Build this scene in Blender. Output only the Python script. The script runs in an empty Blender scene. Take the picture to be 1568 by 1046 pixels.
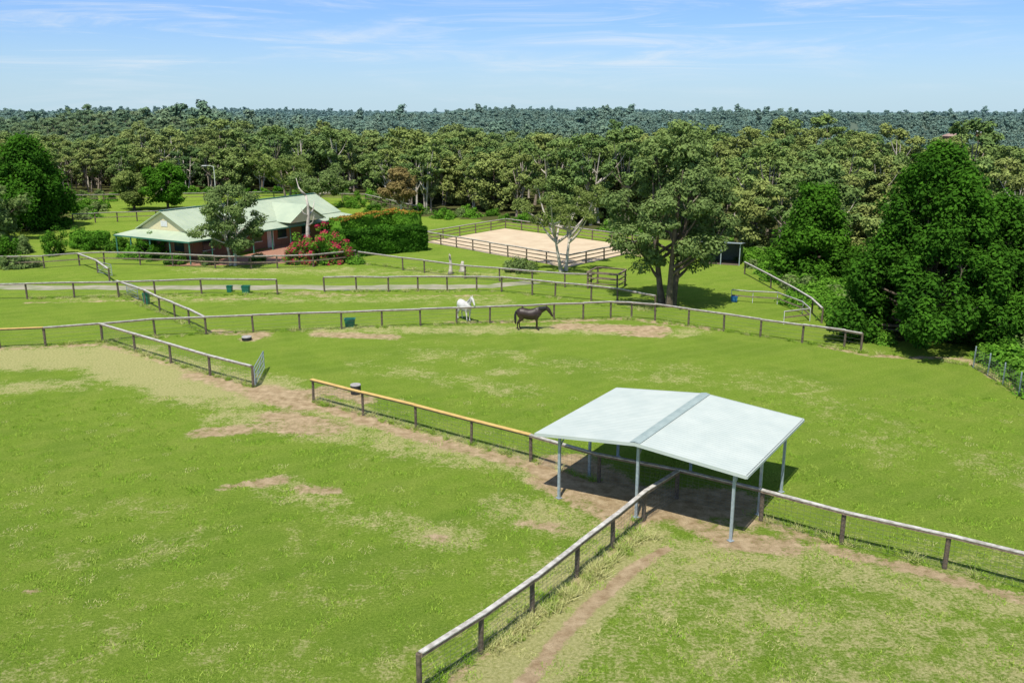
import bpy, math, random
import numpy as np
from mathutils import Vector, Matrix
random.seed(7)
RNG=np.random.default_rng(7)
scene=bpy.context.scene
# ---------------------------------------------------------------- image pixels to ground
# camera station: 15 m above the paddock, looking along +Y, 14.47 deg down
CAMH=15.0; FOC=1360.0; PITCH=math.atan(351/1360.0); SP=math.sin(PITCH); CP=math.cos(PITCH)
def G(px,py,z=0.0):
    """image pixel back-projected through the camera -> metric position on the level z"""
    u=(523-py)/FOC; vert=-SP+u*CP; hor=CP+u*SP
    t=(CAMH-z)/(-vert)
    return Vector(((px-784)/FOC*t, hor*t, z))
def sm(a,b,x):
    t=np.clip((x-a)/(b-a),0,1); return t*t*(3-2*t)
def terr(x,y):
    x=np.asarray(x,float); y=np.asarray(y,float)
    right=sm(0.0,.40,x/np.maximum(y,40))
    z=-sm(165,330,y)*(1-sm(560,1250,y))*(9+17*right)
    z=z-4*sm(40,130,x)*sm(60,160,y)*(1-sm(165,330,y))
    und=sm(180,450,y)
    z=z+und*(2.2*np.sin(x/110+1.3)*np.cos(y/150)+1.6*np.sin(x/61+y/93))
    z=z+9*np.exp(-((x+190)/90)**2)*sm(330,460,y)*(1-sm(560,800,y))
    far=sm(700,1400,y)
    z=z+far*(-1.5+5.5*np.sin(x/190+.6)+3.5*np.sin(x/83+2)-3*right)
    z=z+sm(1500,5000,y)*9*(0.4+0.9*np.sin(x/800+2)+.5*np.sin(x/310))
    return z
def TZ(x,y): return float(terr(x,y))
# ---------------------------------------------------------------- node helpers
class N:
    def __init__(s,nt): s.nt=nt
    def __call__(s,t,inp=None,**kw):
        n=s.nt.nodes.new(t)
        for k,v in kw.items(): setattr(n,k,v)
        if inp:
            for k,v in inp.items():
                sock=n.inputs[k]
                if isinstance(v,bpy.types.NodeSocket): s.nt.links.new(v,sock)
                else: sock.default_value=v
        return n
    def link(s,a,b): s.nt.links.new(a,b)
    def math(s,op,a,b=0.0,c=0.0,clamp=False):
        n=s.nt.nodes.new('ShaderNodeMath'); n.operation=op; n.use_clamp=clamp
        for i,v in enumerate((a,b,c)):
            if isinstance(v,bpy.types.NodeSocket): s.nt.links.new(v,n.inputs[i])
            else: n.inputs[i].default_value=v
        return n.outputs[0]
    def mix(s,f,a,b,mode='MIX'):
        n=s.nt.nodes.new('ShaderNodeMix'); n.data_type='RGBA'; n.blend_type=mode
        for i,v in ((0,f),(6,a),(7,b)):
            if isinstance(v,bpy.types.NodeSocket): s.nt.links.new(v,n.inputs[i])
            elif i==0: n.inputs[0].default_value=v
            else: n.inputs[i].default_value=(v[0],v[1],v[2],1)
        return n.outputs[2]
    def noise(s,vec,scale,detail=4,rough=.55,dist=0.0):
        n=s('ShaderNodeTexNoise',{'Scale':scale,'Detail':detail,'Roughness':rough,'Distortion':dist})
        if vec is not None: s.link(vec,n.inputs['Vector'])
        return n.outputs['Fac']
    def mr(s,v,a,b,c=0.0,d=1.0,sm=False):
        n=s('ShaderNodeMapRange',{'Value':v,'From Min':a,'From Max':b,'To Min':c,'To Max':d})
        if sm: n.interpolation_type='SMOOTHSTEP'
        return n.outputs[0]
def newmat(name):
    m=bpy.data.materials.new(name); m.use_nodes=True
    m.node_tree.nodes.clear()
    n=N(m.node_tree); out=n('ShaderNodeOutputMaterial')
    return m,n,out
def pbr(name,c1,c2=None,rough=.7,metal=0.0,scale=6,bump=0.0,bscale=40,stripe=None):
    m,n,out=newmat(name)
    tc=n('ShaderNodeTexCoord').outputs['Object']
    c2=c2 or tuple(x*.7 for x in c1)
    col=n.mix(n.mr(n.noise(tc,scale,5,.6),.35,.65),c2,c1)
    b=n('ShaderNodeBsdfPrincipled',{'Base Color':col,'Roughness':rough,'Metallic':metal})
    if bump:
        bn=n('ShaderNodeBump',{'Strength':bump,'Distance':.02,'Height':n.noise(tc,bscale,4)})
        n.link(bn.outputs[0],b.inputs['Normal'])
    n.link(b.outputs[0],out.inputs[0]); return m
def leafmat(name,dark,light,haze=False,trans=.3,warm=(.34,.34,.10),wamt=.3,cool=(.06,.14,.05),camt=0.0):
    m,n,out=newmat(name)
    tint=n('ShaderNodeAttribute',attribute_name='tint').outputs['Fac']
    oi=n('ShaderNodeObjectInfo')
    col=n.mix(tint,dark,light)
    col=n.mix(n.math('MULTIPLY',n.mr(oi.outputs['Random'],.5,1.0),wamt),col,warm)
    if camt: col=n.mix(n.mr(oi.outputs['Random'],.35,0.0,0,camt),col,cool)
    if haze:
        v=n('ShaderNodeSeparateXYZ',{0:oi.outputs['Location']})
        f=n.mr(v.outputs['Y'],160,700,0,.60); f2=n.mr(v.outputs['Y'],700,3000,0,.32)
        col=n.mix(n.math('ADD',f,f2),col,(.19,.30,.30))  # aerial haze painted into the leaf colour, stronger with world Y
    d=n('ShaderNodeBsdfDiffuse',{'Color':col})
    if trans==0: n.link(d.outputs[0],out.inputs[0]); return m
    t=n('ShaderNodeBsdfTranslucent',{'Color':col})
    mx=n('ShaderNodeMixShader',{0:trans,1:d.outputs[0],2:t.outputs[0]})
    n.link(mx.outputs[0],out.inputs[0]); return m
# ---------------------------------------------------------------- mesh builder
class MB:
    def __init__(s): s.v=[];s.f=[];s.m=[]
    def add(s,vs,fs,mi=0):
        o=len(s.v); s.v+= [tuple(v) for v in vs]; s.f+=[tuple(i+o for i in f) for f in fs]; s.m+=[mi]*len(fs)
    def beam(s,a,b,w,h,mi=0,up=Vector((0,0,1))):
        a=Vector(a);b=Vector(b); d=(b-a).normalized()
        if abs(d.dot(up))>.98: up=Vector((0,1,0))
        r=d.cross(up).normalized(); u=r.cross(d).normalized()
        r=r*w/2;u=u*h/2
        vs=[a-r-u,a+r-u,a+r+u,a-r+u,b-r-u,b+r-u,b+r+u,b-r+u]
        s.add(vs,[(0,1,2,3),(7,6,5,4),(0,4,5,1),(1,5,6,2),(2,6,7,3),(3,7,4,0)],mi)
    def box(s,c,size,rz=0,mi=0):
        c=Vector(c); R=Matrix.Rotation(rz,3,'Z'); x,y,z=[q/2 for q in size]
        vs=[c+R@Vector((i*x,j*y,k*z)) for k in(-1,1) for i,j in((-1,-1),(1,-1),(1,1),(-1,1))]
        s.add(vs,[(3,2,1,0),(4,5,6,7),(0,1,5,4),(1,2,6,5),(2,3,7,6),(3,0,4,7)],mi)
    def tube(s,pts,rad,n=8,mi=0,cap=True):
        pts=[Vector(p) for p in pts]; vs=[]
        for i,p in enumerate(pts):
            d=(pts[min(i+1,len(pts)-1)]-pts[max(i-1,0)]).normalized()
            x=d.cross(Vector((.31,.95,.05))).normalized(); y=d.cross(x).normalized()
            for k in range(n):
                a=2*math.pi*k/n; vs.append(p+(x*math.cos(a)+y*math.sin(a))*rad[i])
        fs=[(i*n+k,i*n+(k+1)%n,(i+1)*n+(k+1)%n,(i+1)*n+k) for i in range(len(pts)-1) for k in range(n)]
        if cap: fs+=[tuple(range(n))[::-1],tuple((len(pts)-1)*n+k for k in range(n))]
        s.add(vs,fs,mi)
    def obj(s,name,mats,smooth=False,parent=None,coll=None):
        me=bpy.data.meshes.new(name); me.from_pydata(s.v,[],s.f); 
        for m in mats: me.materials.append(m)
        me.polygons.foreach_set('material_index',s.m)
        if smooth: me.polygons.foreach_set('use_smooth',[True]*len(s.f))
        me.update()
        o=bpy.data.objects.new(name,me); (coll or scene.collection).objects.link(o)
        if parent: o.parent=parent
        return o
def empty(name,loc=(0,0,0)):
    e=bpy.data.objects.new(name,None); e.location=loc; e.empty_display_size=.3; scene.collection.objects.link(e); return e
# ---------------------------------------------------------------- materials
M_post=pbr('weathered_post',(.19,.145,.10),(.08,.06,.043),.85,scale=9,bump=.3)
M_railside=pbr('rail_side',(.30,.225,.155),(.15,.11,.08),.8,scale=5)
M_railtop=pbr('rail_top_weathered',(.68,.65,.59),(.36,.33,.28),.7,scale=4)
M_yellow=pbr('rail_top_yellow',(.76,.52,.16),(.60,.39,.13),.65,scale=3)
M_wire=pbr('galv_wire',(.20,.20,.18),(.12,.12,.11),.5,metal=.3)
M_galv=pbr('galvanised_steel',(.46,.52,.55),(.32,.38,.42),.45,metal=.25,scale=8)
M_rooftin=pbr('pale_steel_roof',(.56,.61,.555),(.49,.55,.505),.75,scale=.9)
M_ridge=pbr('ridge_cap',(.38,.46,.43),(.30,.38,.36),.7,scale=3)
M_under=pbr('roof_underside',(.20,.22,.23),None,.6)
M_shedwall=pbr('shed_wall',(.10,.13,.12),(.06,.08,.07),.6)
M_white=pbr('white_paint',(.75,.76,.74),(.6,.6,.58),.5)
M_bark=pbr('gum_bark',(.40,.33,.26),(.18,.145,.11),.85,scale=2.5,bump=.3,bscale=12)
M_palebark=pbr('pale_gum_bark',(.66,.60,.51),(.36,.31,.25),.8,scale=2.0,bump=.2,bscale=12)
M_darkbark=pbr('dark_bark',(.19,.145,.105),(.09,.07,.05),.9,scale=3)
M_greenplastic=pbr('green_plastic',(.02,.20,.13),(.015,.14,.09),.4)
M_black=pbr('black_rubber',(.025,.025,.025),(.015,.015,.015),.6)
M_bluep=pbr('blue_plastic',(.05,.25,.55),(.04,.2,.45),.4)
M_houseroof=pbr('pale_green_roof',(.50,.57,.40),(.41,.49,.35),.5,scale=.6)
M_cream=pbr('cream_weatherboard',(.74,.66,.40),(.66,.58,.36),.6)
M_brick=pbr('brick_wall',(.34,.17,.10),(.22,.10,.06),.85,scale=12)
M_paving=pbr('brick_paving',(.44,.23,.15),(.32,.16,.10),.85,scale=5)
M_glass=pbr('window_glass',(.03,.04,.05),(.02,.03,.04),.1)
M_greentrim=pbr('green_trim',(.05,.19,.13),(.04,.15,.10),.5)
M_sand=pbr('arena_sand',(.70,.57,.38),(.60,.46,.30),.95,scale=.5,bump=.3,bscale=6)
M_gravel=pbr('gravel',(.42,.37,.28),(.25,.28,.13),.95,scale=.7,bump=.4,bscale=10)
M_concrete=pbr('concrete',(.45,.43,.4),(.35,.33,.3),.9)
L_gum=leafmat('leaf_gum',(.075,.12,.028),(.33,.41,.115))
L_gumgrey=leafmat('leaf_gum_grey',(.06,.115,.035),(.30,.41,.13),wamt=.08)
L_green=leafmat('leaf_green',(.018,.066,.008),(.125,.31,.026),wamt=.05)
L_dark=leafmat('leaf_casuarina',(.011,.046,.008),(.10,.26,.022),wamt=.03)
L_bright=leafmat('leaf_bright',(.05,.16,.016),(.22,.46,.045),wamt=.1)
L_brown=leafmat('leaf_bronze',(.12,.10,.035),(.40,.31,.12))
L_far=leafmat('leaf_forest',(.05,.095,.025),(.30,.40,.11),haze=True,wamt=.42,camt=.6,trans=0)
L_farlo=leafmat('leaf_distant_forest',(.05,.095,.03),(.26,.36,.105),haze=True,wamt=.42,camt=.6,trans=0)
L_red=leafmat('flower_red',(.35,.02,.06),(.74,.07,.15),wamt=0)
L_orange=leafmat('leaf_orange_tips',(.30,.20,.04),(.60,.38,.07),wamt=0)
L_grass=leafmat('leaf_grass',(.13,.27,.018),(.36,.52,.065),trans=0,warm=(.48,.49,.13),wamt=.35)
L_dryg=leafmat('leaf_dry_grass',(.32,.36,.10),(.66,.62,.28),trans=0,warm=(.28,.38,.07),wamt=.6)
# ---------------------------------------------------------------- foliage
def leaves(C,R,n,size,rng,squash=.75,tc=None,up=.7,rnd=.45,elong=1.6):
    """C (k,3) clump centres, R (k,) radii, n leaves per clump -> quads"""
    k=len(C); N_=k*n
    d=rng.normal(size=(N_,3)); d/=np.linalg.norm(d,axis=1)[:,None]
    r=np.repeat(R,n)*(0.35+0.75*rng.random(N_)**.6)
    off=d*r[:,None]; off[:,2]*=squash
    p=np.repeat(C,n,0)+off
    nm=d+rng.normal(size=(N_,3))*rnd; nm[:,2]+=up; nm/=np.linalg.norm(nm,axis=1)[:,None]
    a=np.cross(nm,rng.normal(size=(N_,3))); a/=np.linalg.norm(a,axis=1)[:,None]
    b=np.cross(nm,a)
    s=size*(.6+.8*rng.random(N_))
    a*= (s*elong/2)[:,None]; b*=(s/2)[:,None]
    V=np.stack([p-a,p+b*.9-a*.1,p+a,p-b*.9+a*.1],1).reshape(-1,3)
    F=np.arange(N_*4).reshape(-1,4)
    if tc is None: tc=rng.random(k)
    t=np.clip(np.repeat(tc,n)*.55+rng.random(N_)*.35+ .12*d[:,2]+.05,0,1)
    return V,F,t
def leafobj(name,mb,parts,mats,coll=None,linkit=True):
    """mb branches (quads) material0; parts list of (V,F,t,mi)"""
    V=[np.array(mb.v,float).reshape(-1,3)] if mb.v else []
    F=[np.array(mb.f,int).reshape(-1,4)] if mb.f else []
    mi=[np.array(mb.m,int)] if mb.f else []; T=[np.full(len(mb.f),.5)] if mb.f else []
    o=len(mb.v)
    for v,f,t,m in parts:
        V.append(v);F.append(f+o);o+=len(v);mi.append(np.full(len(f),m));T.append(t)
    V=np.concatenate(V);F=np.concatenate(F);mi=np.concatenate(mi);T=np.concatenate(T)
    me=bpy.data.meshes.new(name); me.from_pydata(V.tolist(),[],F.tolist())
    for m in mats: me.materials.append(m)
    me.polygons.foreach_set('material_index',mi.astype(np.int32))
    sm_=np.zeros(len(F),bool); sm_[:len(mb.f)]=True; me.polygons.foreach_set('use_smooth',sm_)
    at=me.attributes.new('tint','FLOAT','FACE'); at.data.foreach_set('value',T.astype(np.float32))
    me.update()
    ob=bpy.data.objects.new(name,me)
    if linkit: (coll or scene.collection).objects.link(ob)
    return ob
def bez(a,b,c,n):
    return [(a*(1-t)**2+b*2*t*(1-t)+c*t*t) for t in [i/n for i in range(n+1)]]
PROF={'dome':lambda t:(max(0,1-t)**.55)*(.55+.45*min(1,t*3)),
      'cone':lambda t:(1-.78*t)*(.75+.25*min(1,t*4)),
      'spire':lambda t:(1-.9*t)**.75,
      'round':lambda t:math.sqrt(max(0.02,1-(2*t-1)**2*.92)),
      'flat':lambda t:.6+.4*math.sin(t*2.6)}
def tree(name,seed,H,R,base,K,M,subr,clr,nl,ls,prof='dome',tr=.25,mats=None,lean=0.0,limb=True,squash=.62,coll=None,link=True,trunkH=.75,sub_sq=.6,multi=1,lr=.42,rmin=.2):
    rng=np.random.default_rng(seed); mb=MB()
    pf=PROF[prof]; subs=[]
    for k in range(K):
        t=(k+.5)/K; t=min(.98,max(0.02,t+rng.uniform(-.5,.5)/K*1.5))
        if prof=='spire': t=t**1.3
        ang=k*2.399+rng.uniform(-.5,.5)
        rad=max(0,R*pf(t)-subr*.55)*math.sqrt(rng.uniform(rmin,1))*rng.uniform(.85,1.12)
        z=base+(H-base-subr*sub_sq)*t
        subs.append(Vector((rad*math.cos(ang)+lean*t,rad*math.sin(ang),z)))
    bx,by=rng.uniform(-.3,.3,2)
    def tp(z): 
        q=z/H; return Vector((lean*q*.7+bx*math.sin(q*5)*H*.04,by*math.sin(q*4)*H*.04,z))
    for j in range(multi):
        oa=j*2.2; off=Vector((math.cos(oa),math.sin(oa),0))*(0 if multi==1 else tr*1.3)
        pts=[tp(H*trunkH*i/7)+off*(1+ (i*.45 if multi>1 else 0)) for i in range(8)]
        rr=[tr*(1.25 if i==0 else 1)*(1-.8*i/7)/(1 if multi==1 else 1.3) for i in range(8)]
        mb.tube(pts,rr,8,0,cap=False)
    Cs=[];Rs=[];tc=[]
    for sidx,c in enumerate(subs):
        if limb:
            z0=min(H*trunkH*.92,max(base*.6,c.z*rng.uniform(.42,.7))); a=tp(z0)
            if multi>1:
                oa=(sidx%multi)*2.2; a=a+Vector((math.cos(oa),math.sin(oa),0))*tr*1.3*(1+z0/(H*trunkH)*7*.45)
            hor=(c-a); mid=a+Vector((hor.x*.65,hor.y*.65,hor.z*.35))
            r0=tr*lr*(1-.6*z0/H)+.02
            P=bez(a,mid,c,5); mb.tube(P,[r0*(1-.8*i/5) for i in range(6)],5,0,cap=False)
        st=rng.random()
        for m in range(M):
            d=rng.normal(size=3); d/=np.linalg.norm(d); 
            q=Vector(d)*subr*rng.uniform(.45,1); q.z*=sub_sq
            cc=c+q; 
            if cc.z>H-clr*.5: cc.z=H-clr*.5
            if cc.z<clr*.4: cc.z=clr*.4
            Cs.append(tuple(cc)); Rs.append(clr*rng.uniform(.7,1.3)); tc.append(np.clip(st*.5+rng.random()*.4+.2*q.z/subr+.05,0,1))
            if limb and m%2==0: mb.tube([c-Vector((0,0,subr*.3)),cc],[.035*tr/.25+.01,.01],4,0,cap=False)
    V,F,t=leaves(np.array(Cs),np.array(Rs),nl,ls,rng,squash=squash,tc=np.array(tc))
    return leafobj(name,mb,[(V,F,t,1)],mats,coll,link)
def shrub(name,seed,R,H,nc,clr,nl,ls,mats,flower=0.0,link=True):
    rng=np.random.default_rng(seed); mb=MB()
    for i in range(5):
        a=i*1.3; mb.tube([(0.1*math.cos(a),.1*math.sin(a),0),(R*.5*math.cos(a),R*.5*math.sin(a),H*.6)],[.05,.015],5,0,cap=False)
    d=rng.normal(size=(nc,3)); d[:,2]=np.abs(d[:,2]); d/=np.linalg.norm(d,axis=1)[:,None]
    rr=rng.uniform(.55,1.0,nc)*(1+.22*np.sin(3*np.arctan2(d[:,1],d[:,0])+seed))
    C=d*rr[:,None]*np.array([R-clr*.6,R-clr*.6,H-clr*.6]); C[:,2]=np.maximum(C[:,2],clr*.35)
    Rs=clr*rng.uniform(.7,1.25,nc)
    V,F,t=leaves(C,Rs,nl,ls,rng,.85)
    parts=[(V,F,t,1)]
    if flower>0:
        k=rng.random(nc)<flower*1.6
        V,F,t=leaves(C[k]*1.08,Rs[k]*.9,int(nl*.8),ls*.9,rng,.85); parts.append((V,F,t,2))
    return leafobj(name,mb,parts,mats,None,link)
def place(o,p,rz=0,s=1):
    o.location=(p[0],p[1],TZ(p[0],p[1]) if len(p)<3 or p[2]==0 else p[2]); o.rotation_euler=(0,0,rz); o.scale=(s,s,s); return o
def hedge(name,pts,w,h,seed,mats,dens=150,ls=.14,topmat=None,wob=.12):
    rng=np.random.default_rng(seed); mb=MB(); parts=[]
    for a,b in zip(pts[:-1],pts[1:]):
        a=Vector(a);b=Vector(b); L=(b-a).length; d=(b-a)/L; r=Vector((-d.y,d.x,0))
        mb.beam(a+Vector((0,0,h*.47)),b+Vector((0,0,h*.47)),w*.82,h*.88,1)
        for face,(area) in {'top':L*w,'s1':L*h,'s2':L*h,'e1':w*h,'e2':w*h}.items():
            n=int(area*dens); x=rng.random(n)*L; y=rng.uniform(-w/2,w/2,n); z=rng.random(n)*h
            nm=np.zeros((n,3))
            if face=='top': z[:]=h; nm[:,2]=1
            elif face=='s1': y[:]=w/2; nm[:]=r
            elif face=='s2': y[:]=-w/2; nm[:]=-r
            elif face=='e1': x[:]=0; nm[:]=-d
            else: x[:]=L; nm[:]=d
            bump=wob*(np.sin(x*2.1+seed)+np.sin(x*.9+y*1.7)+np.sin(z*3.1+x))
            P=np.array(a)[None]+x[:,None]*np.array(d)+y[:,None]*np.array(r)+z[:,None]*np.array([0,0,1])
            P+=nm*(bump-.12+rng.normal(size=n)*.07)[:,None]
            nn=nm+rng.normal(size=(n,3))*.6; nn/=np.linalg.norm(nn,axis=1)[:,None]
            A=np.cross(nn,rng.normal(size=(n,3))); A/=np.linalg.norm(A,axis=1)[:,None]; B=np.cross(nn,A)
            s=ls*rng.uniform(.6,1.3,n); A*=s[:,None]; B*=(s*.6)[:,None]
            V=np.stack([P-A,P+B,P+A,P-B],1).reshape(-1,3); F=np.arange(4*n).reshape(-1,4)
            t=np.clip(.38+.4*rng.random(n)+bump*.9-.1,0,1)
            parts.append((V,F,t,2 if (face=='top' and topmat) else 1))
    return leafobj(name,mb,parts,mats)
# ---------------------------------------------------------------- scatter via geometry nodes
def scatter(name,P,scl,rot,idx,sources):
    col=bpy.data.collections.new(name+'_source')
    for i,o in enumerate(sources):
        o.name='%s_src_%02d'%(name,i); col.objects.link(o)
    me=bpy.data.meshes.new(name); me.from_pydata([tuple(p) for p in P],[],[])
    for nm,ty,dat in (('scl','FLOAT',scl),('rot','FLOAT',rot)):
        a=me.attributes.new(nm,ty,'POINT'); a.data.foreach_set('value',np.asarray(dat,np.float32))
    a=me.attributes.new('idx','INT','POINT'); a.data.foreach_set('value',np.asarray(idx,np.int32))
    ob=bpy.data.objects.new(name,me); scene.collection.objects.link(ob)
    ng=bpy.data.node_groups.new(name+'_gn','GeometryNodeTree')
    ng.interface.new_socket('Geometry',in_out='INPUT',socket_type='NodeSocketGeometry')
    ng.interface.new_socket('Geometry',in_out='OUTPUT',socket_type='NodeSocketGeometry')
    nn=ng.nodes; L=ng.links
    gi=nn.new('NodeGroupInput'); go=nn.new('NodeGroupOutput')
    ci=nn.new('GeometryNodeCollectionInfo'); ci.inputs['Collection'].default_value=col
    ci.inputs['Separate Children'].default_value=True; ci.inputs['Reset Children'].default_value=True
    ip=nn.new('GeometryNodeInstanceOnPoints'); ip.inputs['Pick Instance'].default_value=True
    def na(n,t):
        q=nn.new('GeometryNodeInputNamedAttribute'); q.data_type=t; q.inputs['Name'].default_value=n; return q.outputs[0]
    cx=nn.new('ShaderNodeCombineXYZ'); L.new(na('rot','FLOAT'),cx.inputs[2])
    er=nn.new('FunctionNodeEulerToRotation'); L.new(cx.outputs[0],er.inputs[0])
    L.new(gi.outputs[0],ip.inputs['Points']); L.new(ci.outputs[0],ip.inputs['Instance'])
    L.new(na('idx','INT'),ip.inputs['Instance Index']); L.new(er.outputs[0],ip.inputs['Rotation'])
    L.new(na('scl','FLOAT'),ip.inputs['Scale']); L.new(ip.outputs[0],go.inputs[0])
    md=ob.modifiers.new('scatter','NODES'); md.node_group=ng
    return ob
# ---------------------------------------------------------------- clearing outline
edge_px=[(-400,352),(60,348),(112,345),(118,301),(300,297),(560,301),(590,322),(640,331),(760,339),(880,350),(1000,366),
         (1085,376),(1140,396),(1200,423),(1250,452),(1300,488),(1335,520),(1500,528),(1568,572),(1700,640),(1950,800)]
CLEAR=[tuple(G(*p)[:2]) for p in edge_px]+[(60,-30),(-140,-30)]
def inside(X,Y,poly):
    X=np.asarray(X,float);Y=np.asarray(Y,float); r=np.zeros(X.shape,bool); n=len(poly)
    for i in range(n):
        x1,y1=poly[i];x2,y2=poly[(i+1)%n]
        if y1==y2: continue
        c=((y1>Y)!=(y2>Y))&(X<(x2-x1)*(Y-y1)/(y2-y1)+x1); r^=c
    return r
def segd(X,Y,pts):
    D=np.full(np.shape(X),1e9)
    for (x1,y1),(x2,y2) in zip(pts[:-1],pts[1:]):
        dx,dy=x2-x1,y2-y1; L=dx*dx+dy*dy+1e-9
        t=np.clip(((X-x1)*dx+(Y-y1)*dy)/L,0,1)
        D=np.minimum(D,np.hypot(X-x1-t*dx,Y-y1-t*dy))
    return D
def g2(l): return [tuple(G(*p)[:2]) for p in l]
# worn earth / dry-grass map of the paddocks: (image pixels, half width m, strength)
DIRT=[([(480,618),(640,668),(722,690),(815,715),(880,745)],.7,.74),
 ([(300,575),(420,608),(500,600)],1.0,.66),([(400,600),(470,618)],1.5,.80),([(430,640),(500,655)],1.4,.70),
 ([(310,662),(400,655),(500,658)],.9,.70),([(400,740),(430,735)],.6,.68),([(460,748),(510,752)],.5,.66),([(340,745),(380,740)],.4,.58),
 ([(500,596),(560,612)],.8,.72),
 ([(870,500),(1010,505)],1.3,.76),([(960,512),(1010,513)],.8,.72),([(490,512),(600,516)],.9,.72),([(330,508),(400,512),(380,520)],.9,.68),
 ([(690,494),(850,492),(960,488),(1100,505)],.6,.60),([(157,528),(240,552),(330,582)],.5,.60),
 ([(840,735),(900,770),(960,800)],.9,.70),([(870,715),(960,770),(1100,770)],1.6,1.0),([(1060,800),(1130,830),(1200,835)],.9,.74),
 ([(1090,800),(1180,800),(1290,845),(1446,885),(1600,925)],.5,.68),
 ([(1020,840),(960,878),(900,932),(850,985),(800,1055)],.28,.92),([(985,810),(740,1005),(650,1070)],.25,.58),
 ([(660,822),(680,825)],.3,.62),([(45,905),(55,905)],.3,.62),([(600,700),(630,705)],.25,.52),([(800,800),(860,810)],.5,.56),
 ([(1260,530),(1330,545),(1480,550)],.5,.6),([(1480,553),(1560,600)],.5,.65),
 ([(880,380),(995,392)],1.5,.58),([(430,448),(500,452)],1.5,.52),([(0,535),(160,527)],.6,.58),([(40,464),(240,460),(425,457)],.5,.5),([(500,452),(768,453)],.5,.52)]
DRY=[([(0,548),(160,545),(300,590),(380,600)],3.0,.95),([(0,595),(110,590)],1.5,.65),([(350,640),(520,660),(700,700)],1.6,.66),
 ([(980,830),(880,910),(780,1040),(760,1060)],1.7,1.0),([(1050,850),(1200,850),(1300,880),(1568,930)],1.6,.68),
 ([(480,618),(640,668),(722,690),(815,715),(880,745)],1.3,.8),
 ([(1000,950),(1300,1000),(1600,1000)],6.0,.56),([(420,745),(560,790),(700,830)],1.3,.54),([(780,780),(900,800)],1.6,.68),([(760,570),(780,570)],.8,.58),
 ([(500,505),(700,505),(900,505),(1050,510)],1.5,.66),([(120,455),(760,460)],2,.48),([(300,412),(760,420)],3,.48),
 ([(1250,620),(1420,700),(1568,730)],2.5,.38),([(640,540),(900,560),(1200,590)],3,.38),([(560,560),(800,600)],1.5,.46),([(100,800),(500,900)],4,.28),([(0,1020),(600,1040)],3,.36),
 ([(850,880),(900,860),(960,810)],1.2,.75),([(640,825),(680,825)],.4,.6)]
def field(X,Y,L):
    r=np.zeros(np.shape(X))
    for pts,w,s in L:
        D=segd(X,Y,g2(pts)); r=np.maximum(r,s*(1-sm(w*.35,w*1.7,D)))
    return r
# ---------------------------------------------------------------- ground
def axis(lo,hi,step,far,growth):
    c=list(np.arange(lo,hi+step/2,step)); s=step; x=hi
    while x<far[1]: s*=growth; x+=s; c.append(x)
    s=step;x=lo; pre=[]
    while x>far[0]: s*=growth; x-=s; pre.append(x)
    return np.array(pre[::-1]+c)
xs=axis(-48,48,.35,(-16000,16000),1.10); ys=axis(16,112,.35,(-400,22000),1.08)
XX,YY=np.meshgrid(xs,ys); ZZ=terr(XX,YY)
V=np.stack([XX.ravel(),YY.ravel(),ZZ.ravel()],1); nx=len(xs);ny=len(ys)
i,j=np.meshgrid(np.arange(nx-1),np.arange(ny-1)); b=(j*nx+i).ravel()
F=np.stack([b,b+1,b+nx+1,b+nx],1)
me=bpy.data.meshes.new('ground'); me.from_pydata(V.tolist(),[],F.tolist())
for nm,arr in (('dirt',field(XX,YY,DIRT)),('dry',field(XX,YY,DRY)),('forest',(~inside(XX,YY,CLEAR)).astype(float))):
    a=me.attributes.new(nm,'FLOAT','POINT'); a.data.foreach_set('value',arr.ravel().astype(np.float32))
me.polygons.foreach_set('use_smooth',[True]*len(F))
ground=bpy.data.objects.new('ground',me); scene.collection.objects.link(ground)
m,n,out=newmat('paddock_grass')
pos=n('ShaderNodeNewGeometry').outputs['Position']
at=lambda k:n('ShaderNodeAttribute',attribute_name=k).outputs['Fac']
nL=n.noise(pos,.07,3); nM=n.noise(pos,.45,5,.6,.4); nS=n.noise(pos,2.2,6,.65); nF=n.noise(pos,9,6,.75); nX=n.noise(pos,34,3,.75)
g=n.mix(n.mr(nS,.33,.67),(.14,.285,.014),(.265,.425,.036))
g=n.mix(n.mr(nL,.38,.62,0,.7),g,n.mix(nF,(.18,.35,.018),(.28,.42,.036)))
g=n.mix(n.math('MULTIPLY',n.mr(nM,.46,.66),.65),g,(.375,.44,.08))
g=n.mix(n.math('MULTIPLY',n.mr(n.noise(pos,.22,4,.6,.8),.48,.64),.7),g,(.085,.225,.010))
mw=n('ShaderNodeTexWave',{'Vector':n('ShaderNodeMapping',{'Vector':pos,'Rotation':(0,0,1.05)}).outputs[0],'Scale':.22,'Distortion':3.0,'Detail':3.0,'Detail Scale':.6}).outputs['Fac']
g=n.mix(n.math('MULTIPLY',n.mr(mw,.45,1.0),.22),g,(.42,.50,.10))
g=n.mix(n.mr(nF,.32,.70,0,1),n.mix(.72,g,(.05,.13,.007)),n.mix(.32,g,(.50,.58,.12)))
g=n.mix(n.mr(nX,.40,.62,0,.4),g,(.42,.51,.095))
g=n.mix(n.mr(nX,.50,.34,0,.55),g,(.05,.135,.01))
dn=n.math('ADD',n.math('MULTIPLY',nM,.45),n.math('ADD',n.math('MULTIPLY',nS,.45),n.math('MULTIPLY',nF,.5)))
dn=n.math('SUBTRACT',dn,.70)
drym=n.mr(n.math('ADD',at('dry'),n.math('MULTIPLY',dn,2.8)),.42,.78)
drycol=n.mix(n.mr(nF,.35,.65),(.36,.35,.11),(.70,.63,.31))
g=n.mix(n.math('MULTIPLY',drym,.85),g,drycol)
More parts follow.
